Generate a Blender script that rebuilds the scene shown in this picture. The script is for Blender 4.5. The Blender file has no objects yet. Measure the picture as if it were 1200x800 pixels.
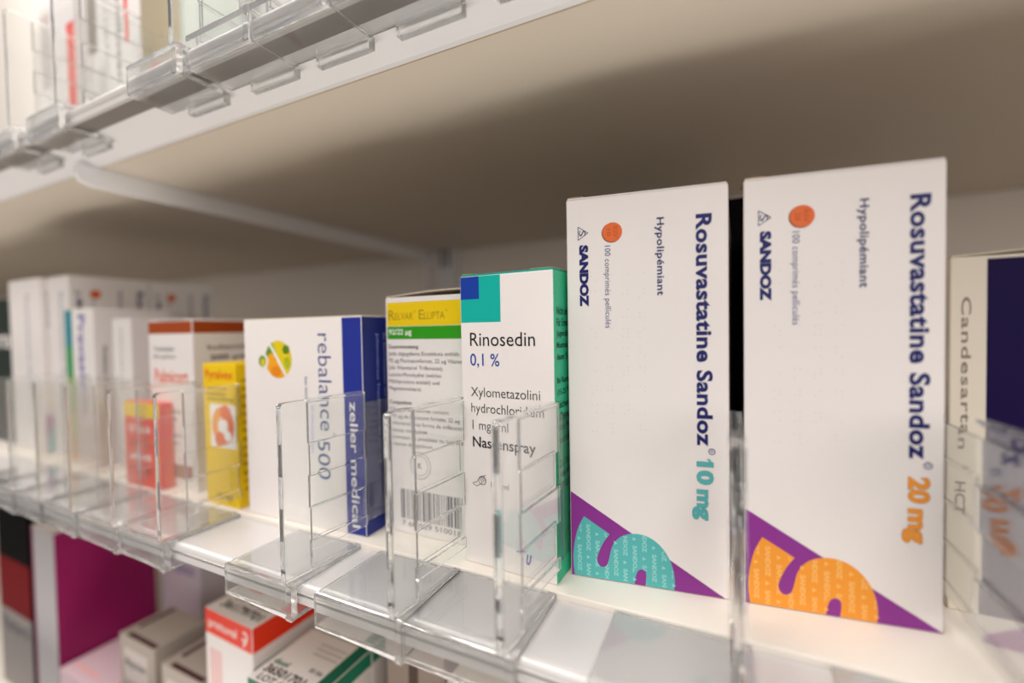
import bpy, bmesh, math, random
from mathutils import Vector, Matrix
from mathutils.geometry import tessellate_polygon
random.seed(7)
C = bpy.context.scene.collection
sc = bpy.context.scene
MM = 0.001                                   # all dimensions below are written in millimetres

# ------------------------------------------------------------------ camera
cam_d = bpy.data.cameras.new('camera'); cam = bpy.data.objects.new('camera', cam_d); C.objects.link(cam)
yaw, pit, rol = 0.4498, -0.02555, -0.01695
fw = Vector((-math.sin(yaw)*math.cos(pit), math.cos(yaw)*math.cos(pit), math.sin(pit)))
rt = Vector((math.cos(yaw), math.sin(yaw), 0)); up = rt.cross(fw)
rt2 = rt*math.cos(rol)+up*math.sin(rol); up2 = -rt*math.sin(rol)+up*math.cos(rol)
cam.matrix_world = Matrix(((rt2.x, up2.x, -fw.x, 0), (rt2.y, up2.y, -fw.y, 0), (rt2.z, up2.z, -fw.z, 0), (0, 0, 0, 1)))
cam_d.sensor_width = 36; cam_d.lens = 526.1/1200*36
cam_d.clip_start = 0.005; cam_d.clip_end = 50
cam_d.dof.use_dof = True; cam_d.dof.focus_distance = 0.163; cam_d.dof.aperture_fstop = 3.0
sc.camera = cam

# ------------------------------------------------------------------ world, lamps, exposure
sc.view_settings.view_transform = 'Standard'; sc.view_settings.look = 'None'
sc.view_settings.gamma = 1.0; sc.view_settings.use_curve_mapping = False
sc.view_settings.exposure = -0.12
w = bpy.data.worlds.new('room_light'); sc.world = w; w.use_nodes = True
w.node_tree.nodes['Background'].inputs[0].default_value = (1.0, 0.93, 0.88, 1)
w.node_tree.nodes['Background'].inputs[1].default_value = 0.27
cy = sc.cycles
cy.max_bounces = 20; cy.transmission_bounces = 20; cy.glossy_bounces = 8; cy.diffuse_bounces = 5; cy.transparent_max_bounces = 16
cy.sample_clamp_indirect = 40.0
def area_lamp(name, loc, target, sx, sy, power, col):
    d = bpy.data.lights.new(name, 'AREA'); d.shape = 'RECTANGLE'; d.size = sx; d.size_y = sy; d.energy = power; d.color = col
    o = bpy.data.objects.new(name, d); C.objects.link(o); o.location = loc
    o.rotation_euler = (Vector(target)-Vector(loc)).to_track_quat('-Z', 'Y').to_euler(); return o
area_lamp('ceiling_and_fill_lamp', (-0.4, -0.42, 1.25), (-0.15, 0.13, -0.05), 2.4, 0.6, 42, (1.0, 0.95, 0.91))
area_lamp('ceiling_and_fill_lamp', (0.8, -1.3, 0.3), (-0.1, 0.3, 0.0), 1.6, 0.7, 8.5, (1.0, 0.94, 0.9))  # low frontal fill, added to brighten the back panel and bracket
area_lamp('floor_bounce_fill', (0.1, -0.30, -1.02), (0.1, 0.17, 0.1), 3.0, 0.16, 15, (1.0, 0.93, 0.85))  # added upward light standing for ceiling light thrown back by the floor

# ------------------------------------------------------------------ helpers
def lin(h):
    h = h.lstrip('#'); o = []
    for k in (0, 2, 4):
        c = int(h[k:k+2], 16)/255
        o.append(c/12.92 if c <= .04045 else ((c+.055)/1.055)**2.4)
    return (*o, 1)
MATS = {}
def mat(name, col, rough=0.5, metal=0.0, spec=0.4):
    if name in MATS: return MATS[name]
    m = bpy.data.materials.new(name); m.use_nodes = True; b = m.node_tree.nodes['Principled BSDF']
    b.inputs['Base Color'].default_value = lin(col) if isinstance(col, str) else (*col, 1)
    b.inputs['Roughness'].default_value = rough; b.inputs['Metallic'].default_value = metal
    b.inputs['Specular IOR Level'].default_value = spec
    MATS[name] = m; return m
def add_noise(m, scale, amount, stretch=(1, 1, 1), bump=0.0):
    nt = m.node_tree; b = nt.nodes['Principled BSDF']; base = tuple(b.inputs['Base Color'].default_value)
    tc = nt.nodes.new('ShaderNodeTexCoord'); mp = nt.nodes.new('ShaderNodeMapping'); mp.inputs['Scale'].default_value = stretch
    nz = nt.nodes.new('ShaderNodeTexNoise'); nz.inputs['Scale'].default_value = scale; nz.inputs['Detail'].default_value = 4
    mx = nt.nodes.new('ShaderNodeMixRGB'); mx.inputs[1].default_value = base
    mx.inputs[2].default_value = tuple(c*(1-amount) for c in base[:3])+(1,)
    nt.links.new(tc.outputs['Object'], mp.inputs[0]); nt.links.new(mp.outputs[0], nz.inputs['Vector'])
    nt.links.new(nz.outputs['Fac'], mx.inputs[0]); nt.links.new(mx.outputs[0], b.inputs['Base Color'])
    if bump:
        bp = nt.nodes.new('ShaderNodeBump'); bp.inputs['Strength'].default_value = bump; bp.inputs['Distance'].default_value = 0.0003
        nt.links.new(nz.outputs['Fac'], bp.inputs['Height']); nt.links.new(bp.outputs[0], b.inputs['Normal'])
    return m
def acrylic(name, haze):
    m = bpy.data.materials.new(name); m.use_nodes = True; nt = m.node_tree; b = nt.nodes['Principled BSDF']
    b.inputs['Base Color'].default_value = (0.985, 0.995, 0.99, 1); b.inputs['Roughness'].default_value = 0.02
    b.inputs['IOR'].default_value = 1.49; b.inputs['Transmission Weight'].default_value = 1.0
    d = nt.nodes.new('ShaderNodeBsdfDiffuse'); d.inputs[0].default_value = (0.97, 0.97, 0.97, 1)      # haze standing in for bright reflections, plus slight frosting of the plastic
    t = nt.nodes.new('ShaderNodeBsdfTranslucent'); t.inputs[0].default_value = (0.97, 0.97, 0.97, 1)
    h = nt.nodes.new('ShaderNodeMixShader'); h.inputs[0].default_value = .5
    x = nt.nodes.new('ShaderNodeMixShader'); x.inputs[0].default_value = haze
    nt.links.new(d.outputs[0], h.inputs[1]); nt.links.new(t.outputs[0], h.inputs[2])
    nt.links.new(b.outputs[0], x.inputs[1]); nt.links.new(h.outputs[0], x.inputs[2])
    nt.links.new(x.outputs[0], nt.nodes['Material Output'].inputs[0])
    return m
ACR = acrylic('clear_acrylic', .035); ACR_CLIP = acrylic('hazed_acrylic', .065)
CARD = add_noise(mat('white_card', '#ece6e3', .5), 700, .025)
KRAFT = mat('card_inside', '#b89a78', .85)
NAVY = mat('navy_ink', '#0a1562', .5); GREY = mat('grey_ink', '#5a5a60', .5); BLACK = mat('black_ink', '#161416', .5)
PURPLE = mat('purple_ink', '#8a2d8e', .42)

def link_mesh(name, verts, faces, fm, mats, parent=None, smooth=False):
    me = bpy.data.meshes.new(name); me.from_pydata([tuple(c*MM for c in v) for v in verts], [], faces)
    for m in mats: me.materials.append(m)
    for p, k in zip(me.polygons, fm): p.material_index = k
    if smooth:
        for p in me.polygons: p.use_smooth = True
    o = bpy.data.objects.new(name, me); C.objects.link(o)
    if parent: o.parent = parent
    return o
def link_bm(name, bm, m, parent=None):
    me = bpy.data.meshes.new(name); bmesh.ops.scale(bm, vec=(MM, MM, MM), verts=bm.verts); bm.to_mesh(me); bm.free()
    me.materials.append(m); o = bpy.data.objects.new(name, me); C.objects.link(o)
    if parent: o.parent = parent
    return o
def tag(o, label, cat, group=None):
    o['label'] = label; o['category'] = cat
    if group: o['group'] = group
    return o
def thing(name, label, cat, loc=(0, 0, 0), rz=0, group=None):
    o = bpy.data.objects.new(name, None); C.objects.link(o); o.empty_display_size = .02
    o.location = tuple(c*MM for c in loc); o.rotation_euler = (0, 0, rz); return tag(o, label, cat, group)

def text_tris(s, bold=0.0, shear=0.0, space=1.0):
    cu = bpy.data.curves.new('lettering', 'FONT'); cu.body = s; cu.size = 1; cu.offset = bold; cu.shear = shear
    cu.resolution_u = 3; cu.fill_mode = 'FRONT'; cu.space_character = space
    ob = bpy.data.objects.new('lettering', cu); C.objects.link(ob)
    dg = bpy.context.evaluated_depsgraph_get(); me = bpy.data.meshes.new_from_object(ob.evaluated_get(dg))
    vs = [(v.co.x, v.co.y) for v in me.vertices]; fs = [tuple(p.vertices) for p in me.polygons]
    bpy.data.objects.remove(ob); bpy.data.curves.remove(cu); bpy.data.meshes.remove(me)
    return vs, fs
def inside(p, poly):
    x, y = p; r = False; n = len(poly)
    for i in range(n):
        x1, y1 = poly[i]; x2, y2 = poly[(i+1) % n]
        if (y1 > y) != (y2 > y) and x < (x2-x1)*(y-y1)/(y2-y1)+x1: r = not r
    return r

class Carton:
    """A folded card box. x along the front, y into the shelf, z up, origin at the front left bottom corner."""
    def __init__(s, W, D, H, base=CARD, faces=None, bev=0.5, skew=0.0):
        s.W, s.D, s.H = W, D, H; s.v = []; s.f = []; s.m = []; s.mats = [base]; s.layer = {}
        bm = bmesh.new(); bmesh.ops.create_cube(bm, size=1)
        for q in bm.verts: q.co = Vector(((q.co.x+.5)*W, (q.co.y+.5)*D, (q.co.z+.5)*H))
        bmesh.ops.bevel(bm, geom=list(bm.edges), offset=bev, segments=2, profile=.5, affect='EDGES')
        s.skew = skew
        bm.normal_update(); bm.verts.ensure_lookup_table()
        nm = {'right': (1, 0, 0), 'left': (-1, 0, 0), 'front': (0, -1, 0), 'back': (0, 1, 0), 'top': (0, 0, 1), 'bottom': (0, 0, -1)}
        s.v = [(q.co.x+skew*q.co.y, q.co.y, q.co.z) for q in bm.verts]
        for fc in bm.faces:
            k = 0
            if faces:
                best = max(nm, key=lambda n: fc.normal.dot(Vector(nm[n])))
                if best in faces: k = s.mi(faces[best])
            s.f.append(tuple(q.index for q in fc.verts)); s.m.append(k)
        bm.free()
    def mi(s, m):
        if m not in s.mats: s.mats.append(m)
        return s.mats.index(m)
    def pt(s, side, u, v, e):
        if side == 'front': return (u, -e, v)
        if side == 'right': return (s.W+e, u, v)
        if side == 'top': return (u, v, s.H+e)
        if side == 'left': return (-e, s.D-u, v)
    def add(s, side, vs, fs, m, lay=1):
        e = 0.03*lay; b = len(s.v); k = s.mi(m)
        s.v += [s.pt(side, u, v, e) for u, v in vs]
        for f in fs: s.f.append(tuple(b+i for i in f)); s.m.append(k)
    def poly(s, side, pts, m, lay=1):
        a = sum(pts[i][0]*pts[(i+1) % len(pts)][1]-pts[(i+1) % len(pts)][0]*pts[i][1] for i in range(len(pts)))
        if a < 0: pts = pts[::-1]
        tr = tessellate_polygon([[Vector((p[0], p[1], 0)) for p in pts]]); fs = []
        for t in tr:
            (x1, y1), (x2, y2), (x3, y3) = (pts[i] for i in t)
            fs.append(tuple(t) if (x2-x1)*(y3-y1)-(x3-x1)*(y2-y1) > 0 else tuple(t)[::-1])
        s.add(side, pts, fs, m, lay)
    def rect(s, side, u0, v0, u1, v1, m, lay=1): s.add(side, [(u0, v0), (u1, v0), (u1, v1), (u0, v1)], [(0, 1, 2, 3)], m, lay)
    def disc(s, side, u, v, ru, rv, m, lay=2, n=32):
        s.add(side, [(u+ru*math.cos(2*math.pi*i/n), v+rv*math.sin(2*math.pi*i/n)) for i in range(n)], [tuple(range(n))], m, lay)
    def ring(s, side, u, v, r0, r1, m, lay=2, n=32, a0=0, a1=360, vs=1.0):
        P = []
        for i in range(n+1):
            a = math.radians(a0+(a1-a0)*i/n)
            P += [(u+r0*math.cos(a), v+vs*r0*math.sin(a)), (u+r1*math.cos(a), v+vs*r1*math.sin(a))]
        s.add(side, P, [(2*i, 2*i+1, 2*i+3, 2*i+2) for i in range(n)], m, lay)
    def line(s, side, a, b, t, m, lay=2):
        d = Vector((b[0]-a[0], b[1]-a[1])); d.normalize(); n = Vector((-d.y, d.x))*t/2
        s.add(side, [(a[0]-n.x, a[1]-n.y), (b[0]-n.x, b[1]-n.y), (b[0]+n.x, b[1]+n.y), (a[0]+n.x, a[1]+n.y)], [(0, 1, 2, 3)], m, lay)
    def text(s, side, t, u0, u1, v0, v1, m, bold=0.0, turn='h', shear=0.0, clip=None, lay=3, space=1.0):
        """ink box of the string is fitted to u0..u1, v0..v1; turn 'd' reads downwards, 'u' upwards"""
        vs, fs = text_tris(t, bold, shear, space)
        if not vs: return
        x0 = min(p[0] for p in vs); x1 = max(p[0] for p in vs); y0 = min(p[1] for p in vs); y1 = max(p[1] for p in vs)
        o = []
        for x, y in vs:
            a = (x-x0)/(x1-x0); b = (y-y0)/(y1-y0)
            if turn == 'h': o.append((u0+a*(u1-u0), v0+b*(v1-v0)))
            elif turn == 'd': o.append((u0+b*(u1-u0), v1-a*(v1-v0)))
            else: o.append((u1-b*(u1-u0), v0+a*(v1-v0)))
        if clip: fs = [f for f in fs if all(clip(o[i]) for i in f)]
        if fs: s.add(side, o, fs, m, lay)
    def build(s, name='carton_body', parent=None): return link_mesh(name, s.v, s.f, s.m, s.mats, parent)
def slab(name, x0, x1, y0, y1, z0, z1, m, parent=None, bev=.15):
    bm = bmesh.new(); bmesh.ops.create_cube(bm, size=1)
    for q in bm.verts: q.co = Vector((x0+(q.co.x+.5)*(x1-x0), y0+(q.co.y+.5)*(y1-y0), z0+(q.co.z+.5)*(z1-z0)))
    if bev: bmesh.ops.bevel(bm, geom=list(bm.edges), offset=bev, segments=2, profile=.5, affect='EDGES')
    return link_bm(name, bm, m, parent)
def top_flap(c, root, name='tuck_flap', m=CARD, lift=0.0, x0=.4, x1=None, y0=.3, y1=None, t=.45):
    """the closing flap of a carton: a thin card sheet lying on the top, bulging by lift"""
    x1 = c.W-.4 if x1 is None else x1; y1 = c.D-.4 if y1 is None else y1; n = 10; P = []; F = []; z = c.H+.02
    for i in range(n+1):
        x = x0+(x1-x0)*i/n; k = lift*math.sin(math.pi*i/n)
        P += [(x+c.skew*y, y, z+k+h) for h in (0, t) for y in (y0, y1)]
    for i in range(n):
        a = 4*i; b = a+4
        F += [(a, a+1, b+1, b), (a+2, b+2, b+3, a+3), (a, b, b+2, a+2), (a+1, a+3, b+3, b+1)]
    F += [(0, 2, 3, 1), (4*n, 4*n+1, 4*n+3, 4*n+2)]
    return link_mesh(name, P, F, [0]*len(F), [m], root)

ZL = -90.6; DECK = -88.4; SP = 205.6; Y0 = 110.0      # lip top, deck top, shelf spacing, lip front
def carton(label, cat, c, FL, FR=None, rz=0, z=DECK, flap=True, group=None, name='medicine_carton', **k):
    if FR: rz = math.atan2(FR[1]-FL[1], FR[0]-FL[0])
    r = thing(name, label, cat, (FL[0], FL[1], z+.05), rz, group); c.build('carton_body', r)
    if flap: top_flap(c, r, **k)
    return r

# ------------------------------------------------------------------ setting
WALLM = add_noise(mat('grey_beige_panel', '#efe8e0', .6), 6, .04)
def struct(o): o['kind'] = 'structure'; return o
struct(slab('wall_back', -2600, 1500, 486, 496, -1150, 1250, WALLM, None, 0))
struct(slab('floor', -2600, 1500, -2600, 486, -1170, -1150, add_noise(mat('pale_floor', '#b9b2aa', .45), 5, .08), None, 0))
STEEL = add_noise(mat('white_powder_steel', '#e2e2e5', .45), 40, .03)
for x in (-334, 466, -1134):
    u = thing('upright_post', {-334: 'grey white slotted upright post on the back panel left of the centre',
        466: 'grey white upright post behind the far right of the shelf', -1134: 'grey white upright post at the far left end'}[x], 'post', (x, 478, -1150))
    slab('post_channel', 0, 30, -6, 7.5, 0, 2300, STEEL, u, .8)
    sl = None
    for k in range(8):
        for dx in (8, 18):
            if sl is None: sl = slab('slot', dx, dx+4, -6.3, -6.02, 1080, 1102, mat('slot_dark', '#1c1a19', .8), u, 0)
            else:
                q = sl.copy(); C.objects.link(q); q.parent = u; q.location = ((dx-8)*MM, 0, k*50*MM)

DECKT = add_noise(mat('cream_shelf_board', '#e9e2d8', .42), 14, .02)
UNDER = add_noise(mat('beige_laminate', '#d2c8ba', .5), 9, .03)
EDGE = mat('board_edge_band', '#b5a27c', .6)
ALU = add_noise(mat('brushed_aluminium', '#dbd8d7', .34, .15), 60, .12, (0.02, 1, 1))
LINER = add_noise(mat('grey_rail_liner', '#817b79', .5), 30, .12, (.02, 1, 1))
BRK = mat('white_bracket_paint', '#f3f3f6', .4)
def extrude_profile(name, prof, x0, x1, m, parent, smooth_to=0):
    n = len(prof); V = [(x0, y, z) for y, z in prof]+[(x1, y, z) for y, z in prof]
    F = [(i, (i+1) % n, n+(i+1) % n, n+i) for i in range(n)]+[tuple(range(n))[::-1], tuple(range(n, 2*n))]
    o = link_mesh(name, V, F, [0]*len(F), [m], parent)
    bm = bmesh.new(); bm.from_mesh(o.data); bmesh.ops.recalc_face_normals(bm, faces=bm.faces); bm.to_mesh(o.data); bm.free()
    for k in range(smooth_to): o.data.polygons[k].use_smooth = True
    return o
nose = [(2.3+2.3*math.cos(a), -2.3+2.3*math.sin(a)) for a in [math.radians(90+i*180/12) for i in range(13)]]
rail_prof = nose+[(2.3, -4.9), (.5, -4.9), (.5, -7.4), (2.3, -7.4), (2.9, -4.6), (5, -4.0), (5, -1.8), (29.8, -1.8), (29.8, 0)]
def shelf(z, label, x0=-1900, x1=900):
    r = thing('shelf', label, 'shelf', (0, Y0, z))
    slab('shelf_deck', x0, x1, 30, 374, -12.6, 2.2, DECKT, r, .5)
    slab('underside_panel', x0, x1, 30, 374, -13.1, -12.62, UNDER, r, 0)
    slab('edge_band', x0, x1, 29.6, 29.98, -13, -9, EDGE, r, 0)
    extrude_profile('front_rail', rail_prof, x0, x1, ALU, r, 12)
    slab('rail_liner', x0, x1, 2.3, 11, -7.15, -5.4, LINER, r, .1)
    extrude_profile('front_edging', [(11.1, -2), (29.4, -2), (29.4, -13), (27, -13), (11.1, -7.1)], x0, x1, STEEL, r)
    return r
shelf(ZL, 'cream shelf at mid height carrying the row of medicine cartons')
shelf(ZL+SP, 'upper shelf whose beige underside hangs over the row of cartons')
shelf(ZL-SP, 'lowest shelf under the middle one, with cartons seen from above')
for z, s in ((ZL+SP, 'under the upper shelf'), (ZL, 'under the middle shelf'), (ZL-SP, 'under the lowest shelf')):
    b = bpy.data.objects.new('shelf_bracket', None); C.objects.link(b); b.location = (-.345, Y0*MM, z*MM); tag(b, 'grey white flat steel bracket running back '+s, 'bracket', None)
    pr = [(20, -13.2), (18.5, -15), (18, -19), (20, -23), (26, -25), (362, -27), (362, -13.2)]
    o = extrude_profile('bracket_arm', pr, 0, 3.2, BRK, b)
    slab('bracket_hook', 0, 3.2, 354, 361.9, -60, -27.2, BRK, b, .3)

# ------------------------------------------------------------------ the clear shelf dividers
def grid_solid(boxes, bev=.22, round_edges=None):
    xs = sorted({round(v, 4) for b in boxes for v in b[:2]}); ys = sorted({round(v, 4) for b in boxes for v in b[2:4]}); zs = sorted({round(v, 4) for b in boxes for v in b[4:6]})
    occ = set()
    for b in boxes:
        for i in range(len(xs)-1):
            if xs[i] < b[0]-1e-6 or xs[i+1] > b[1]+1e-6: continue
            for j in range(len(ys)-1):
                if ys[j] < b[2]-1e-6 or ys[j+1] > b[3]+1e-6: continue
                for k in range(len(zs)-1):
                    if zs[k] < b[4]-1e-6 or zs[k+1] > b[5]+1e-6: continue
                    occ.add((i, j, k))
    bm = bmesh.new(); vt = {}
    def V(i, j, k):
        if (i, j, k) not in vt: vt[(i, j, k)] = bm.verts.new((xs[i], ys[j], zs[k]))
        return vt[(i, j, k)]
    D = {(1, 0, 0): [(1, 0, 0), (1, 1, 0), (1, 1, 1), (1, 0, 1)], (-1, 0, 0): [(0, 0, 0), (0, 0, 1), (0, 1, 1), (0, 1, 0)],
         (0, 1, 0): [(0, 1, 0), (0, 1, 1), (1, 1, 1), (1, 1, 0)], (0, -1, 0): [(0, 0, 0), (1, 0, 0), (1, 0, 1), (0, 0, 1)],
         (0, 0, 1): [(0, 0, 1), (1, 0, 1), (1, 1, 1), (0, 1, 1)], (0, 0, -1): [(0, 0, 0), (0, 1, 0), (1, 1, 0), (1, 0, 0)]}
    for (i, j, k) in occ:
        for d, q in D.items():
            if (i+d[0], j+d[1], k+d[2]) not in occ: bm.faces.new([V(i+a, j+b, k+c) for a, b, c in q])
    bmesh.ops.dissolve_limit(bm, angle_limit=.01, verts=bm.verts, edges=bm.edges)
    if round_edges:
        for test, off in round_edges:
            ed = [e for e in bm.edges if test(e)]
            if ed: bmesh.ops.bevel(bm, geom=ed, offset=off, segments=5, profile=.5, affect='EDGES')
    sharp = [e for e in bm.edges if len(e.link_faces) == 2 and e.calc_face_angle(0) > .7]
    bmesh.ops.bevel(bm, geom=sharp, offset=bev, segments=2, profile=.5, affect='EDGES', clamp_overlap=True)
    bmesh.ops.recalc_face_normals(bm, faces=bm.faces)
    return bm
FY = -4.0                                      # the clip stands this far in front of the rail
def divider(x, zl, label, cat='shelf divider', group=None, lean=0.0, sleeve=37.0, slide=16.0, left=34.2, right=4.0, fog=0):
    """clear acrylic divider: clip round the shelf rail, upright fin with alternating windows, slider in the fin"""
    r = thing('shelf_divider', label, cat, (x, Y0, zl), 0, group)
    L, R = -left, right
    clip = [(L, R, FY, 29, .25, 1.75), (L, R, FY, FY+2, -11, 1.75), (L, R, FY, 14, -11, -9.3), (L+12, R, 14, 17, -14.2, -9.3), (R-2.6, R, FY-.5, FY, -11, 1.75)]
    rc = [(lambda e: all(abs(q.co.y-FY) < 1e-3 and abs(q.co.z+11) < 1e-3 for q in e.verts), 1.6)]
    link_bm('clip', grid_solid(clip, .22, rc), ACR_CLIP, r)
    bars = [(-1.5, 1.5, FY+3, 29, 1.85, 2.5)]
    z = [4.2, 9, 13, 25.2, 37.4, 49.4, 66]
    fin = [(-1.5, 1.5, FY, FY+11, 1.85, 66)]+bars
    B = FY+sleeve; W0 = FY+11
    for k in range(1, 6):
        lo, hi = z[k], z[k+1]
        if k % 2: fin.append((.55, 1.5, W0, B, lo, hi))
        else: fin.append((-1.5, -.55, W0, B, lo, hi))
    fin.append((-1.5, 1.5, W0, B, 64.8, 66))
    rd = [(lambda e: all(abs(q.co.y-FY) < 1e-3 and q.co.z > 65.9 for q in e.verts), 2.0)]
    f = link_bm('fin', grid_solid(fin, .18, rd), ACR_CLIP if fog else ACR, r); f.rotation_euler = (0, 0, lean)  # stronger haze paints reflected brightness onto the far left fins
    if slide:
        sl = [(-.4, .4, W0+1.5, B+slide, 10, 61), (-.4, .4, B+slide-5, B+slide, 61, 63.4)]
        for k in range(4): sl.append((-.55, .55, B+1, B+slide, 13+k*12.2, 14.4+k*12.2))
        if lean: sl = [(p[0], p[1], max(p[2], B)-B, p[3]-B, p[4], p[5]) for p in sl]
        s = link_bm('slider', grid_solid(sl, .12), ACR, r)
        if lean: s.location = ((-math.sin(lean)*B+.1)*MM, (math.cos(lean)*B+1.2)*MM, 0)
    return r
GRP = 'clear acrylic dividers clipped along the middle shelf'
mid = [(-412.5, 'clear acrylic divider at the far left, in front of the plain large white carton', dict(fog=1)),
       (-376, 'clear acrylic divider in front of the sideways tall carton, third from the left end', dict(slide=5, fog=1)),
       (-339.5, 'clear acrylic divider before the white carton with the teal and lime stripe', dict(slide=5, fog=1)),
       (-303, 'clear acrylic divider close to the left edge of the coral carton', dict(slide=0, sleeve=33, fog=1)),
       (-261, 'clear acrylic divider between the brown topped carton and the yellow one', dict(slide=0)),
       (-222, 'clear acrylic divider in the gap right of the yellow carton', dict(slide=0, sleeve=36)),
       (-142.9, 'clear acrylic divider at the dark blue end of the white and blue carton', dict(lean=-.1, slide=24)),
       (-93.8, 'clear acrylic divider in front of the yellow and green banded carton', dict(lean=-.09, slide=0)),
       (-56.1, 'clear acrylic divider in front of the green sided nasal spray carton', dict(lean=-.09, slide=20)),
       (1.6, 'clear acrylic divider edge-on in the gap between the two tall purple cornered cartons', dict(sleeve=38, slide=0)),
       (58.0, 'clear acrylic divider at the right edge, beside the dark purple carton', dict(sleeve=48, slide=28))]
for x, l, k in mid: divider(x, ZL, l, group=GRP, **k)
up_ = [(-357, 'clear acrylic divider on the upper shelf at the far top left corner', {}), (-301, 'clear acrylic divider on the upper shelf in front of the red striped carton', {}),
       (-200.5, 'clear acrylic divider on the upper shelf, at the end of the bare rail stretch', {}), (-156.4, 'clear acrylic divider on the upper shelf, second from the bare rail stretch', {}),
       (-118, 'clear acrylic divider on the upper shelf, third from the bare rail stretch', {}), (-79.6, 'clear acrylic divider on the upper shelf, fourth from the bare rail stretch', {}),
       (-41.2, 'clear acrylic divider on the upper shelf, fifth from the bare rail stretch', {})]
for x, l, k in up_: divider(x, ZL+SP, l, group='clear acrylic dividers clipped along the upper shelf', **k)

# ------------------------------------------------------------------ the two tall cartons with the purple corner
S_PTS = [(5.0, 21.9), (2.8, 17.3), (1.5, 11.7), (1.0, 6.2), (1.5, .35), (22.2, .35), (22.5, 2.7), (23.3, 5.0), (24.5, 5.8), (25.8, 5.3), (26.1, 3.7), (25.8, .35), (35.0, .35),
         (35.2, 3.4), (34.8, 6.9), (33.7, 10.4), (31.7, 13.7), (29.0, 16.2), (26.2, 17.5), (23.1, 17.9), (20.2, 17.4), (17.7, 16.2), (15.9, 14.4), (14.6, 12.0), (14.0, 9.6), (13.4, 6.9),
         (12.7, 5.3), (11.7, 4.7), (10.6, 4.8), (9.7, 6.0), (9.5, 7.6), (10.3, 10.2), (11.8, 13.5), (13.9, 16.6)]
def smooth_loop(P, corners, n=4):
    o = []; N = len(P)
    for i in range(N):
        p1, p2 = P[i], P[(i+1) % N]
        p0 = p1 if i in corners else P[i-1]; p3 = p2 if (i+1) % N in corners else P[(i+2) % N]
        for k in range(n):
            t = k/n
            o.append(tuple(.5*(2*p1[a]+(p2[a]-p0[a])*t+(2*p0[a]-5*p1[a]+4*p2[a]-p3[a])*t*t+(3*p1[a]-p0[a]-3*p2[a]+p3[a])*t**3) for a in (0, 1)))
    return o
S_LOOP = smooth_loop(S_PTS, {0, 4, 5, 11, 12, 33})
ORANGE_P = mat('tablet_orange', '#e06a2c', .5); ORANGE_D = mat('tablet_imprint', '#c9531f', .5); REGI = mat('thin_navy_ink', '#4a5288', .5)
EMB = mat('embossed_card', '#e4ddd9', .5)
def tablet_face(c, side, dose, ink, ink_light, dark):
    c.text(side, 'Rosuvastatine Sandoz', 42.3, 47.2, 49.6, 124.6, NAVY, .034, 'd', space=1.06)
    c.ring(side, 46.8, 47.9, .75, 1.05, REGI, 2, 20); c.text(side, 'R', 46.4, 47.2, 47.5, 48.3, REGI, 0, 'd')
    if dose == '10': c.poly(side, [(47.35, 42.9), (47.35, 43.7), (46.1, 45.5), (45.2, 45.5)], ink, 3)
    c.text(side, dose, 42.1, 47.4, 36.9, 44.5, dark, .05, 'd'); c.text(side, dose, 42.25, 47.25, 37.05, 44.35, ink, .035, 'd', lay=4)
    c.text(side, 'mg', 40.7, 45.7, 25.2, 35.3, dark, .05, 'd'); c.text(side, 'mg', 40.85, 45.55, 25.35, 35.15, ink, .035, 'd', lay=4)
    c.text(side, 'Hypolipémiant', 29.7, 32.7, 99.0, 124.7, NAVY, .018, 'd', space=1.08)
    c.disc(side, 15.7, 121.0, 3.4, 3.4, mat('tablet_edge', '#8c4a3c', .5), 1); c.disc(side, 15.95, 121.2, 3.3, 3.3, ORANGE_P, 2)
    c.text(side, 'RSV', 16.2, 17.7, 119.3, 123.1, ORANGE_D, .02, 'd'); c.text(side, dose, 14.0, 15.5, 119.9, 122.4, ORANGE_D, .02, 'd')
    c.text(side, '100 comprimés pelliculés', 12.7, 15.3, 88.5, 116.7, REGI, -.004, 'd', space=1.05)
    c.text(side, 'SANDOZ', 4.5, 7.7, 96.0, 117.5, NAVY, .065, 'd')
    T = [(4.2, 123.9), (4.2, 119.3), (7.6, 121.6)]
    for a in range(3): c.line(side, T[a], T[(a+1) % 3], .22, NAVY, 2)
    c.text(side, 'S', 4.5, 6.8, 120.6, 122.6, NAVY, .0, 'd')
    c.poly(side, [(.35, 30.4), (.35, .3), (50.6, .3)], PURPLE, 1); c.poly(side, S_LOOP, ink, 2)
    ok = lambda p: inside(p, S_LOOP)
    for k in range(11):
        u = 2.6+k*3.17
        for j in range(4):
            v = 2.0+j*14.0+(0, 7.6, 2.2, 9.8)[k % 4]-14
            c.text(side, 'SANDOZ', u, u+1.5, v, v+9.6, ink_light, .05, 'd', clip=ok, lay=3)
            q = (u+.7, v+11.8)
            if ok(q): c.poly(side, [(q[0]-.6, q[1]+.7), (q[0]-.6, q[1]-.7), (q[0]+.6, q[1])], ink_light, 3)
    rr = random.Random(3)
    for row in range(9):                                            # braille dots
        for col in range(4):
            for a, b in ((0, 0), (1, 0), (0, 1), (1, 1), (0, 2), (1, 2)):
                if rr.random() < .42: c.disc(side, 8.5+col*5.4+a*1.5, 108-row*6.6-b*1.4, .35, .35, EMB, 1, 8)
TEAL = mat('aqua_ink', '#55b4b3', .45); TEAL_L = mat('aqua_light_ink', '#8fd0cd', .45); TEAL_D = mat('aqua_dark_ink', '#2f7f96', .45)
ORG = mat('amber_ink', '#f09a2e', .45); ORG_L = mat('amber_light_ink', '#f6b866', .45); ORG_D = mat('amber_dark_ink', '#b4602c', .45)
def dust_flap(c, r, x0, x1, m=KRAFT): slab('dust_flap', x0, x1, .4, 12, c.H+.5, c.H+.9, m, r, .1)
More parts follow.
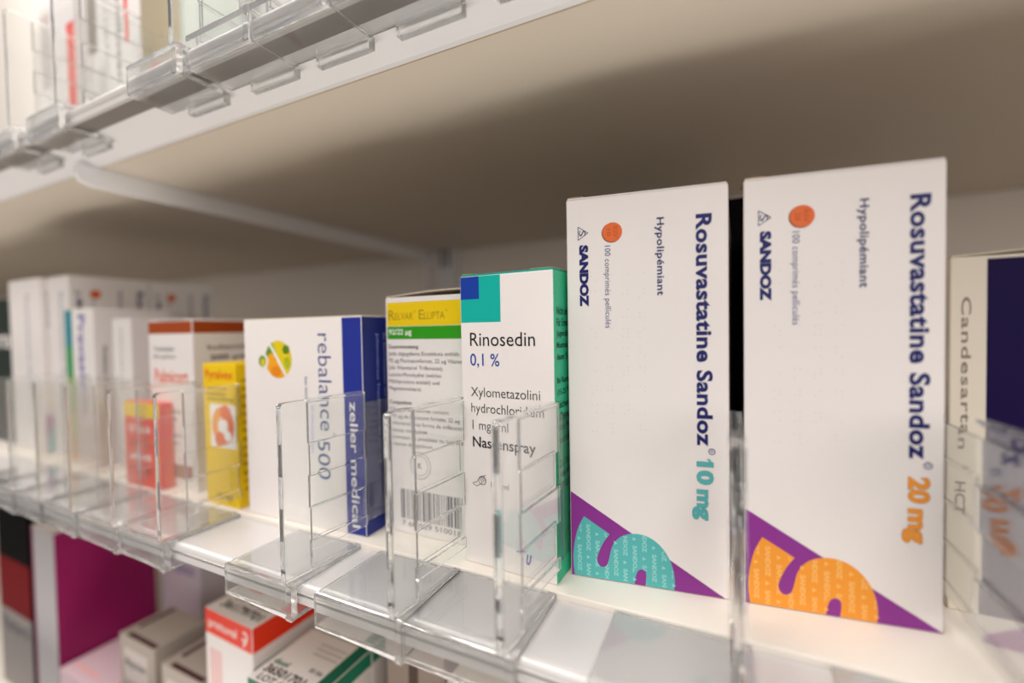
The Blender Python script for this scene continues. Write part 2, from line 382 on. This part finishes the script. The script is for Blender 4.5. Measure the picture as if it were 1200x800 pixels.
c = Carton(51.9, 100, 133.6, skew=.128); tablet_face(c, 'front', '10', TEAL, TEAL_L, TEAL_D)
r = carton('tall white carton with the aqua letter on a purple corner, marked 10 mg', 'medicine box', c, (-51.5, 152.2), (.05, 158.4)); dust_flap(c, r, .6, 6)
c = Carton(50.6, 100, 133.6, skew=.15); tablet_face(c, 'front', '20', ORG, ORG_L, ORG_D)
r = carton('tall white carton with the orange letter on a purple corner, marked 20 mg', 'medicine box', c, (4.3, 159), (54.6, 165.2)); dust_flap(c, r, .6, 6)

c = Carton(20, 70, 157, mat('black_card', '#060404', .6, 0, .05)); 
carton('black block added behind to darken the slit between the two tall cartons', 'medicine box', c, (-6, 270))  # added stand-in for the unlit dark of the slit
# ------------------------------------------------------------------ nasal spray carton
GREEN = mat('mint_green_card', '#35b98c', .5); TURQ = mat('turquoise_ink', '#00ada0', .45); BLUE = mat('royal_blue_ink', '#0c3a9c', .45); DKG = mat('dark_green_ink', '#0d3f33', .5)
c = Carton(38.5, 38, 108.8, CARD, {'right': GREEN, 'top': TURQ, 'left': GREEN})
c.rect('front', .4, 91.4, 17.7, 108.5, TURQ, 1); c.rect('front', .4, 100.1, 8.6, 108.5, BLUE, 2)
c.text('front', 'Rinosedin', 4.3, 31.4, 82.6, 87.6, BLACK, 0)
c.text('front', '0,1 %', 4.2, 16.9, 74.5, 79.8, BLUE, .004)
c.text('front', 'Xylometazolini', 4.3, 33.0, 62.6, 67.2, BLACK, -.006)
c.text('front', 'hydrochloridum', 4.3, 33.8, 56.6, 61.2, BLACK, -.006)
c.text('front', '1 mg/ml', 4.7, 18.4, 50.2, 54.8, BLACK, -.006)
c.text('front', 'Nasenspray', 4.7, 30.5, 43.4, 48.6, BLACK, .012)
c.text('front', '10 ml', 12.4, 18.2, 30.2, 32.4, BLACK, 0)
for a, b in (((4.4, 30.9), (6.0, 31.2)), ((4.6, 30.4), (6.2, 29.8)), ((6.0, 31.2), (7.4, 33.3)), ((6.2, 29.8), (8.6, 31.3)), ((7.4, 33.3), (8.6, 31.3)), ((8.0, 33.5), (9.6, 31.6)), ((8.6, 33.8), (10.2, 32.2)), ((7.4, 33.2), (10.2, 34.4)), ((4.4, 30.9), (4.6, 30.4))):
    c.line('front', a, b, .22, BLACK, 2)
c.ring('front', 8.6, 32.2, 1.5, 1.72, BLACK, 2, 16)
VIO = mat('violet_blue_ink', '#3a3fae', .5)
c.text('front', 'U', 26, 28.2, 4.6, 8.4, VIO, .05, shear=.3); c.line('front', (21, 8.6), (25, 9.2), .5, VIO)
for i, t in enumerate(['Nicht einnehmen.', 'Für Erwachsene und', 'Jugendliche ab 12 Jahren:', 'Maximale Anwendungs-', 'dauer 5-7 Tage.', '', 'Bei Raumtemperatur', '(15-25 °C) und ausser', 'Reichweite von Kindern', 'aufbewahren.', 'Bitte Packungsbeilage', 'beachten.', '', 'Zul.-Nr. 56112', 'Abgabekategorie D', 'EXP 08 2024']):
    if t: c.text('right', t, 2.2, 2.2+len(t)*1.28, 93.5-i*4.1, 96.3-i*4.1, DKG, .012)
r = carton('white nasal spray carton with a turquoise and blue square and a green side', 'medicine box', c, (-91.9, 145.5), (-53.5, 143.5), m=TURQ)
slab('dust_flap', .5, 5.5, .6, 14, c.H+.55, c.H+.95, mat('green_card_edge', '#8a9a6c', .8), r, .1)
slab('dust_flap', 29.5, 38.1, .6, 36, c.H+.55, c.H+.95, mat('green_card_edge', '#8a9a6c', .8), r, .1)

# ------------------------------------------------------------------ yellow and green banded carton
YEL = mat('lemon_ink', '#efcb06', .45); GRN = mat('leaf_green_ink', '#2f9a12', .45); OLV = mat('olive_ink', '#a38a1c', .5); WHT = mat('white_ink', '#f4f1ec', .5)
c = Carton(72, 60, 103.4)
c.rect('front', 1.0, 90.9, 70.5, 101.2, YEL, 1); c.rect('front', 1.0, 85.2, 70.5, 90.7, GRN, 1)
for t, a, b, h in (('R', 1.8, 5.2, 4.2), ('ELVAR', 5.4, 15.2, 3.0), ('®', 15.4, 16.8, 1.6), ('E', 18.3, 20.8, 4.0), ('LLIPTA', 21.0, 31.4, 3.0), ('®', 31.6, 33.0, 1.6)):
    c.text('front', t, a, b, 93.6 + (3.0 if t == '®' else 0), 93.6+h+(2.2 if t == '®' else 0), OLV, -.004)
c.text('front', '92/22 µg', 1.8, 14.2, 86.4, 89.6, WHT, .016)
for i, t in enumerate(['Zusammensetzung:', 'Jede abgegebene Einzeldosis enthält:', '92 µg Fluticasonfuroat, 22 µg Vilanterol', '(als Vilanterol Trifenatat),', 'Lactose-Monohydrat (welches', 'Milchproteine enthält) und', 'Magnesiumstearat.', '', 'Composition:', 'Chaque dose délivrée contient:', '92 µg de fluticasone furoate, 22 µg', 'vilantérol (sous forme de trifénatate)', 'lactose monohydraté', '(contient des protéines du lait) et du', 'stéarate de magnésium.']):
    if t: c.text('front', t, 1.3, 1.3+len(t)*1.03, 80.6-i*3.05, 82.8-i*3.05, BLACK if t.endswith('g:') or t.startswith('Comp') else GREY, .012 if t.startswith(('Zus', 'Comp')) else 0)
c.ring('front', 16.5, 30.6, 5.6, 5.85, GREY, 2); c.ring('front', 16.5, 30.6, 4.2, 4.4, GREY, 2); c.text('front', 'K', 15.6, 17.6, 29.4, 31.8, GREY, .02)
x = 5.0
while x < 38:
    t = random.choice((.35, .35, .7, 1.05)); c.rect('front', x, 6.5, x+t, 19.5, GREY, 2); x += t+random.choice((.4, .4, .8))
c.text('front', '7 680629 510018', 5.5, 37, 3.4, 5.6, GREY, 0)
r = carton('white inhaler carton with a yellow band over a green band and small print', 'medicine box', c, (-137.0, 155.2), (-65.2, 155.2), lift=2.0, m=mat('flap_edge_card', '#d8cab6', .7))

# ------------------------------------------------------------------ white and blue carton
INDIGO = mat('indigo_ink', '#1f2f8f', .45); INDIGO2 = mat('deep_indigo_card', '#182878', .5); LETT = mat('slate_blue_ink', '#46508a', .5); LILAC = mat('lilac_ink', '#a9b0e6', .5)
c = Carton(74.8, 34, 95.4, CARD, {'right': INDIGO2})
c.rect('front', 63.6, .4, 74.4, 95.0, INDIGO, 1)
c.text('front', 'rebalance', 49.2, 56.9, 44.6, 88.2, LETT, -.006, 'd'); c.ring('front', 57.3, 43.2, .5, .75, LETT, 2, 16)
c.text('front', '500', 47.3, 54.6, 22.6, 40.2, LETT, -.004, 'd')
c.text('front', 'bei leichten Depressionen', 40.0, 42.4, 33.6, 68.5, LETT, 0, 'd'); c.text('front', '30 Filmtabletten', 43.4, 45.4, 34, 56, LILAC, 0, 'd')
PA, PB, PC = mat('petal_orange', '#eda312', .5), mat('petal_yellow', '#ddc513', .5), mat('petal_green', '#5f8f1f', .5)
LC = (23.7, 76.3)
def sector(a0, a1, r_, m_, lay):
    c.poly('front', [LC]+[(LC[0]+r_*math.cos(math.radians(a0+(a1-a0)*i/16)), LC[1]+r_*math.sin(math.radians(a0+(a1-a0)*i/16))) for i in range(17)], m_, lay)
sector(115, 180, 8.9, PC, 1); sector(180, 305, 8.9, PA, 1); sector(-55, 40, 8.9, PB, 1); sector(40, 115, 8.9, PB, 1); c.disc('front', 29.0, 81.0, 2.4, 2.2, PC, 2, 16)
c.disc('front', 22.0, 70.6, 3.4, 2.6, mat('petal_amber', '#e3860c', .5), 2, 20); c.disc('front', 27.6, 79.2, 3.4, 3.6, PB, 2, 20); c.disc('front', 29.6, 74.6, 2.0, 2.6, mat('petal_lime', '#a9b91a', .5), 2, 20); c.disc('front', 19.0, 76.2, 2.6, 3.0, PA, 2, 20)
c.line('front', (16.6, 86.0), (29.6, 67.4), 1.6, CARD, 3)
c.disc('front', 13.0, 75.4, 3.9, 4.2, CARD, 3, 24); c.disc('front', 12.9, 75.4, 2.5, 2.8, PC, 4, 20); c.disc('front', 13.3, 74.8, 1.5, 1.8, PB, 5, 20)
c.text('front', 'zeller medical', 66.6, 71.0, 3.5, 58.5, WHT, .012, 'd')
for k, t in enumerate(['Rezeptpflichtiges Arzneimittel. Packungsbeilage lesen.', 'Bei Raumtemperatur und trocken lagern. 15-25 °C', 'Johanniskraut Trockenextrakt 500 mg']):
    c.text('right', t, 17.5-k*4.6, 19.6-k*4.6, 30, 88, LILAC, 0, 'd')
r = carton('white carton with a dark blue edge and a yellow green petal emblem', 'medicine box', c, (-215.4, 142.0), (-140.8, 144.4), m=mat('flap_edge_card', '#d8cab6', .7))

# ------------------------------------------------------------------ yellow carton
YCARD = add_noise(mat('yellow_card', '#efc800', .5), 500, .03); RED_O = mat('vermilion_ink', '#e2561c', .5); BRN = mat('brown_black_ink', '#3a2c12', .5); SALM = mat('salmon_ink', '#ee7a48', .5); AMB = mat('apricot_ink', '#f3a54a', .5)
c = Carton(27.2, 30, 73.2, YCARD)
c.text('front', 'Pyralvex', 2.4, 25.2, 64.2, 70.4, RED_O, .012)
for i, t in enumerate(['Entzündungen der', 'Mundschleimhaut', 'und des Zahnfleisches']): c.text('front', t, 3, 3+len(t)*1.05, 59.8-i*2.6, 61.4-i*2.6, BRN, 0)
c.rect('front', 5.3, 30.2, 26.2, 52.6, WHT, 1)
c.ring('front', 15.6, 41.6, 4.0, 9.2, SALM, 2, 28, -120, 60, 1.08); c.ring('front', 15.6, 41.6, 4.0, 9.2, AMB, 2, 28, 85, 215, 1.08)
c.disc('front', 18.0, 48.5, 4.3, 3.9, SALM, 3, 24); c.disc('front', 13.0, 34.6, 4.3, 3.9, SALM, 3, 24); c.disc('front', 19.5, 36.6, 3.0, 2.6, WHT, 4, 20)
c.text('front', '10 ml', 9.4, 21.4, 3.2, 6.6, BRN, .01)
for i in range(14): c.text('right', ['Lösung zum Einpinseln', 'Anwendung siehe', 'Packungsprospekt', 'für Kinder unerreichbar'][i % 4], 3, 24, 64-i*4.3, 66-i*4.3, BRN, .01)
carton('small yellow carton with a white square holding an orange swirl', 'medicine box', c, (-250.4, 142.0), (-223.2, 142.0), m=YCARD)

# ------------------------------------------------------------------ brown topped carton
RUST = mat('rust_brown_ink', '#a3430c', .5)
c = Carton(44.6, 78, 97)
c.rect('front', .4, 89.6, 44.2, 96.6, RUST, 1); c.rect('right', .4, 89.6, 77.6, 96.6, RUST, 1)
c.text('front', 'Turbuhaler', 5.2, 27.0, 79.6, 82.0, GREY, .01); c.text('front', '200 µg/Dosis', 5.0, 27.6, 74.8, 77.2, GREY, .01)
c.text('front', 'Pulmicort', 5.6, 39.4, 60.8, 69.0, RED_O, .012)
c.text('right', 'budesonidum ad inhalationem', 8, 74, 80.0, 83.0, GREY, .012); c.text('right', '200 µg/Dosis', 9, 48, 73.0, 77.0, BLACK, .02)
for i in range(6): c.rect('front', 6, 44-i*4.6, 30-(i % 3)*4, 45-i*4.6, GREY, 1)
c.rect('front', 4, 6, 40, 14, mat('soft_brown_ink', '#a5746a', .5), 1)
carton('white carton with a rust brown band round its top', 'medicine box', c, (-314, 148), (-269.4, 148), lift=.8)

# ------------------------------------------------------------------ small cartons further left
c = Carton(38, 7, 50, mat('coral_card', '#e8503f', .5)); c.rect('front', .3, 41, 37.7, 49.7, YEL, 1)
for i in range(4): c.text('front', ['PLUS', 'akut', '24 h', '10 Stück'][i], 5, 30, 8+i*8, 12.5+i*8, WHT if i % 2 else mat('dark_red_ink', '#b3261c', .5), .02)
carton('low thin coral red carton with a yellow top band behind the dividers', 'medicine box', c, (-329.6, 140.6), (-291.6, 140.6), flap=False)
c = Carton(23.5, 32, 100); c.text('front', 'Metoprolol retard', 9.5, 12.5, 20, 93, GREY, -.004, 'd'); c.text('front', '50', 3.5, 7, 6, 14, GREY, 0, 'd')
carton('slim plain white carton beside the brown topped carton', 'medicine box', c, (-373, 155), (-349.5, 155))
c = Carton(40.5, 48, 108)
for z0, z1, h in ((82, 107.6, '#1d8794'), (60, 82, '#3d9a5a'), (36, 60, '#8fb51e'), (18, 36, '#d9c92a'), (.4, 18, '#eca24e')):
    c.rect('front', .4, z0, 11, z1, mat('stripe_'+h[1:], h, .5), 1)
c.text('front', 'Pravastatin', 19.5, 29.5, 36, 104, mat('violet_ink', '#6b62a8', .5), .02, 'd')
for k, (u0, h) in enumerate(((4, 82), (10, 58), (17, 60), (24, 96), (29, 98))): c.text('right', 'Filmtabletten 40 mg teilbar', u0, u0+3.4, 40, h, GREY if k != 1 else mat('violet_ink', '#6b62a8', .5), .01, 'd')
carton('white carton with a teal to lime stripe on its left edge', 'medicine box', c, (-426.5, 150), (-386, 150), m=mat('flap_edge_card', '#d8cab6', .7))
def big(label, FL, W=34.0, grp=None):
    c = Carton(W, 51, 134); tablet_face(c, 'right', '10', TEAL, TEAL_L, TEAL_D)
    c.text('front', 'Rosuvastatine Sandoz', W*.58, W*.58+4.6, 40, 122, mat('pale_slate_ink', '#8d8da0', .5), .01, 'd'); c.text('front', '10 mg', W*.58, W*.58+4.6, 20, 36, TEAL, .01, 'd')
    return carton(label, 'medicine box', c, FL)
big('tall white carton turned sideways behind the striped carton, orange tablet on its side', (-471, 156.5))
big('tall white carton behind the sideways one, touching it, orange tablet on its side', (-471, 208.5))
big('tall white carton at the far left end of the row', (-527, 152), 54.5)
DKGREEN = mat('bottle_green_card', '#15261e', .5)
c = Carton(60, 60, 122, DKGREEN); c.text('front', 'Forte', 8, 50, 80, 96, WHT, .02)
carton('dark green carton cut by the left frame edge', 'medicine box', c, (-592, 156))

# ------------------------------------------------------------------ dark purple carton at the right
AUB = mat('aubergine_ink', '#16053e', .5, 0, .12)
c = Carton(66, 60, 108, add_noise(mat('cream_card', '#e2d9c8', .5), 500, .03)); c.rect('front', 8.2, .4, 65.5, 107, AUB, 1)
c.text('front', 'Candesartan', 2.6, 4.8, 50, 96, mat('warm_grey_ink', '#8a7f74', .5), .012, 'd', space=1.1); c.ring('front', 4.4, 44.4, .4, .6, GREY, 2, 12)
c.text('front', 'HCT', 2.0, 4.4, 30, 40, mat('warm_grey_ink', '#8a7f74', .5), .012, 'd')
carton('cream and dark purple carton cut by the right frame edge', 'medicine box', c, (60.6, 181), (126.6, 179), m=mat('flap_edge_card', '#d8cab6', .7), lift=1.2)

# ------------------------------------------------------------------ cartons on the upper shelf
ZU = DECK+SP
c = Carton(52, 60, 118); c.rect('front', 40.5, 30, 51.6, 96, mat('signal_red_ink', '#e8402c', .5), 1); c.rect('front', 3, 60, 18, 112, mat('mist_ink', '#cdc2bd', .5), 1)
carton('white carton with a red edge stripe on the upper shelf', 'medicine box', c, (-448, 150), z=ZU)
c = Carton(72, 46, 124, CARD, {'right': mat('tan_card', '#cbbda6', .55)})
c.text('front', 'Kamillosan', 44, 50, 40, 110, GREY, .01, 'd'); c.text('front', 'Tropfen', 30, 34, 50, 100, GREY, 0, 'd'); c.rect('front', 54, 62, 58, 118, mat('signal_red_ink', '#e8402c', .5), 1); c.rect('front', 8, 66, 20, 118, mat('taupe_ink', '#8d7d72', .5), 1)
c.disc('right', 12, 46, 6, 6, mat('signal_red_ink', '#e8402c', .5), 1)
carton('wide white carton with a tan side on the upper shelf', 'medicine box', c, (-386, 150), z=ZU)
c = Carton(58, 44, 120, mat('sage_card', '#b7c2b6', .55)); c.rect('front', 4, 20, 54, 70, mat('pale_sage_ink', '#d0d8ce', .5), 1); c.text('front', 'Salvia', 10, 48, 84, 96, GREY, .01)
carton('pale sage green carton on the upper shelf above the clips', 'medicine box', c, (-279, 152), z=ZU)
c = Carton(70, 44, 112); c.text('front', 'Dragées', 10, 60, 70, 84, GREY, .01); c.rect('front', .5, 96, 69.5, 111, BLUE, 1)
carton('white carton on the upper shelf mostly hidden behind the row of clear clips', 'medicine box', c, (-210, 152), z=ZU)

# ------------------------------------------------------------------ cartons on the lowest shelf
ZB = DECK-SP; BEIGE = add_noise(mat('beige_card', '#b0a49a', .55), 400, .04); MAROON = mat('maroon_ink', '#4a2226', .5); RED = mat('scarlet_ink', '#ec3412', .45); PINK = mat('pale_pink_ink', '#e8b0ae', .5)
H = -155.2-ZB
c = Carton(43.8, 62, H); c.rect('front', .3, H-14, 43.5, H-.3, RED, 1); c.rect('right', .3, H-14, 61.7, H-.3, RED, 1); c.rect('right', .3, H-40, 61.7, H-22, mat('sea_green_ink', '#2d7a5c', .5), 1)
c.text('front', 'pretuval', 3.5, 30, H-11.2, H-4.8, WHT, .01); c.ring('front', 37, H-6.5, 1.6, 2.9, WHT, 2, 20, -150, 120); c.line('front', (39, H-8), (35.8, H-12), 1.2, WHT)
c.text('top', '36179701', 6, 41, 4.5, 10.5, BLACK, .03); c.text('top', 'EXP 08 2024', 8, 40, 12.5, 17, BLACK, .02); c.rect('top', 6, 22, 20, 26, RED, 1)
for a in range(4): c.rect('front', 4+a*3, H-80, 6+a*3, H-22, PINK, 1)
c.poly('front', [(22, H-60), (38, H-60), (30, H-34)], PINK, 1); c.text('front', 'Grippe', 5, 38, H-100, H-88, RED, .01)
carton('white carton with a scarlet red band round its top, seen from above', 'medicine box', c, (-270.8, 150.4), rz=math.radians(-2), z=ZB, flap=False)
H = -168-ZB; SEA = mat('emerald_card', '#08694f', .5)
def green_top(label, y, extra):
    c = Carton(43, 39, H, CARD, {'right': mat('light_grey_card', '#cfc8c2', .5)}); c.rect('top', 35.5, .4, 42.6, 38.6, SEA, 1); c.rect('right', .3, H-8, 38.7, H-.3, SEA, 1); c.rect('front', .3, H-10, 42.7, H-.3, SEA, 1)
    if extra:
        c.text('top', '36501701', 3, 30, 5.6, 10.6, BLACK, .03); c.text('top', 'LOT 4127', 5, 30, .8, 4.6, BLACK, .02); c.text('top', 'duol', 3, 13, 11.6, 15, SEA, .03); c.text('top', '20 Stk', 25, 34, 14.5, 17, GREY, .02)
    for a in range(3): c.rect('top', 17-a, 24+a*3.4, 34, 25.4+a*3.4, mat('mist_ink', '#cdc2bd', .5), 1)
    carton(label, 'medicine box', c, (-214.2, y), z=ZB, flap=False)
green_top('white carton with a dark green top edge, lot digits on its top', 137.4, True)
green_top('white carton with a dark green top edge, directly behind its twin', 177, False)
H = -205-ZB
def brown_slot(label, x, y, rz=0, D=33, zz=0, W=43):
    c = Carton(W, D, H+zz, BEIGE, bev=.8); c.rect('top', 8, .8, W-1, 4.0, MAROON, 1); c.rect('top', 4.5, 9, 8.5, D-1, MAROON, 1)
    c.rect('front', 6, H-30, W-8, H-8, mat('mist_ink', '#cdc2bd', .5), 1); c.text('front', 'Magnesium', 8, W-10, H-22, H-14, GREY, .01)
    carton(label, 'medicine box', c, (x, y), rz=rz, z=ZB, flap=False)
brown_slot('beige carton with dark maroon stripes on its top, beside the magenta carton', -382, 156)
brown_slot('beige carton with dark maroon stripes on its top, left of the red banded carton', -322, 152, W=42, D=35)
brown_slot('taller beige carton with dark maroon stripes, behind the red banded carton', -330, 205, W=50, zz=18)
MAG = add_noise(mat('magenta_card', '#8e0a55', .45), 40, .06)
c = Carton(38, 66, -148-ZB, mat('shaded_white_card', '#aeabad', .5), bev=.8); c.rect('right', .4, 42, 65.6, c.H-.4, MAG, 1); c.rect('right', .4, 40.6, 65.6, 42, PINK, 1); c.rect('front', .4, .4, 3, c.H-.4, MAG, 1)  # white front greyed in its colour for the dim lowest shelf
carton('tall carton with a white front and a large magenta side', 'medicine box', c, (-498, 150), z=ZB)
c = Carton(58, 40, -140-ZB, add_noise(mat('lilac_card', '#d9cfd8', .5), 300, .03)); c.text('front', 'Vitamin', 8, 50, 90, 100, mat('violet_ink', '#6b62a8', .5), .01)
carton('pale lilac carton behind the beige maroon striped carton', 'medicine box', c, (-456, 218), z=ZB)
c = Carton(62, 60, -132-ZB, mat('black_card', '#060404', .5)); c.rect('front', .4, 66, 61.6, c.H-52, mat('shaded_red_ink', '#6d0a10', .6, 0, .1), 1); c.rect('front', .4, .4, 61.6, 66, mat('shaded_grey_ink', '#8d8683', .5), 1); c.text('front', 'Retard', 6, 54, 48, 60, GREY, .02)  # red and grey bands darkened in colour for the dim lower left
carton('black and red carton at the lower left frame edge', 'medicine box', c, (-566, 150), z=ZB)
c = Carton(69, 44, -250-ZB, mat('blush_card', '#d8bcc4', .5)); c.rect('top', 62, .5, 68.5, 43.5, MAG, 1); c.rect('top', 5, 6, 40, 9, PINK, 1)
carton('low blush pink carton in front of the magenta sided carton', 'medicine box', c, (-457.5, 150), z=ZB, flap=False)
H = -158-ZB
c = Carton(36, 40, H, mat('taupe_card', '#a39388', .55)); c.rect('front', 14, 4, 20, H-6, mat('dark_taupe_ink', '#57463f', .5), 1); c.text('front', 'Kapseln', 24, 29, 40, 110, BLACK, .01, 'd')
carton('grey brown carton with a dark vertical stripe, right of the green edged cartons', 'medicine box', c, (-160, 176), z=ZB)
c = Carton(30, 36, H-4, mat('crimson_card', '#a8123f', .5)); c.text('front', 'Forte', 6, 24, 90, 98, WHT, .02)
carton('crimson carton half hidden under the clear clips', 'medicine box', c, (-118, 168), z=ZB)
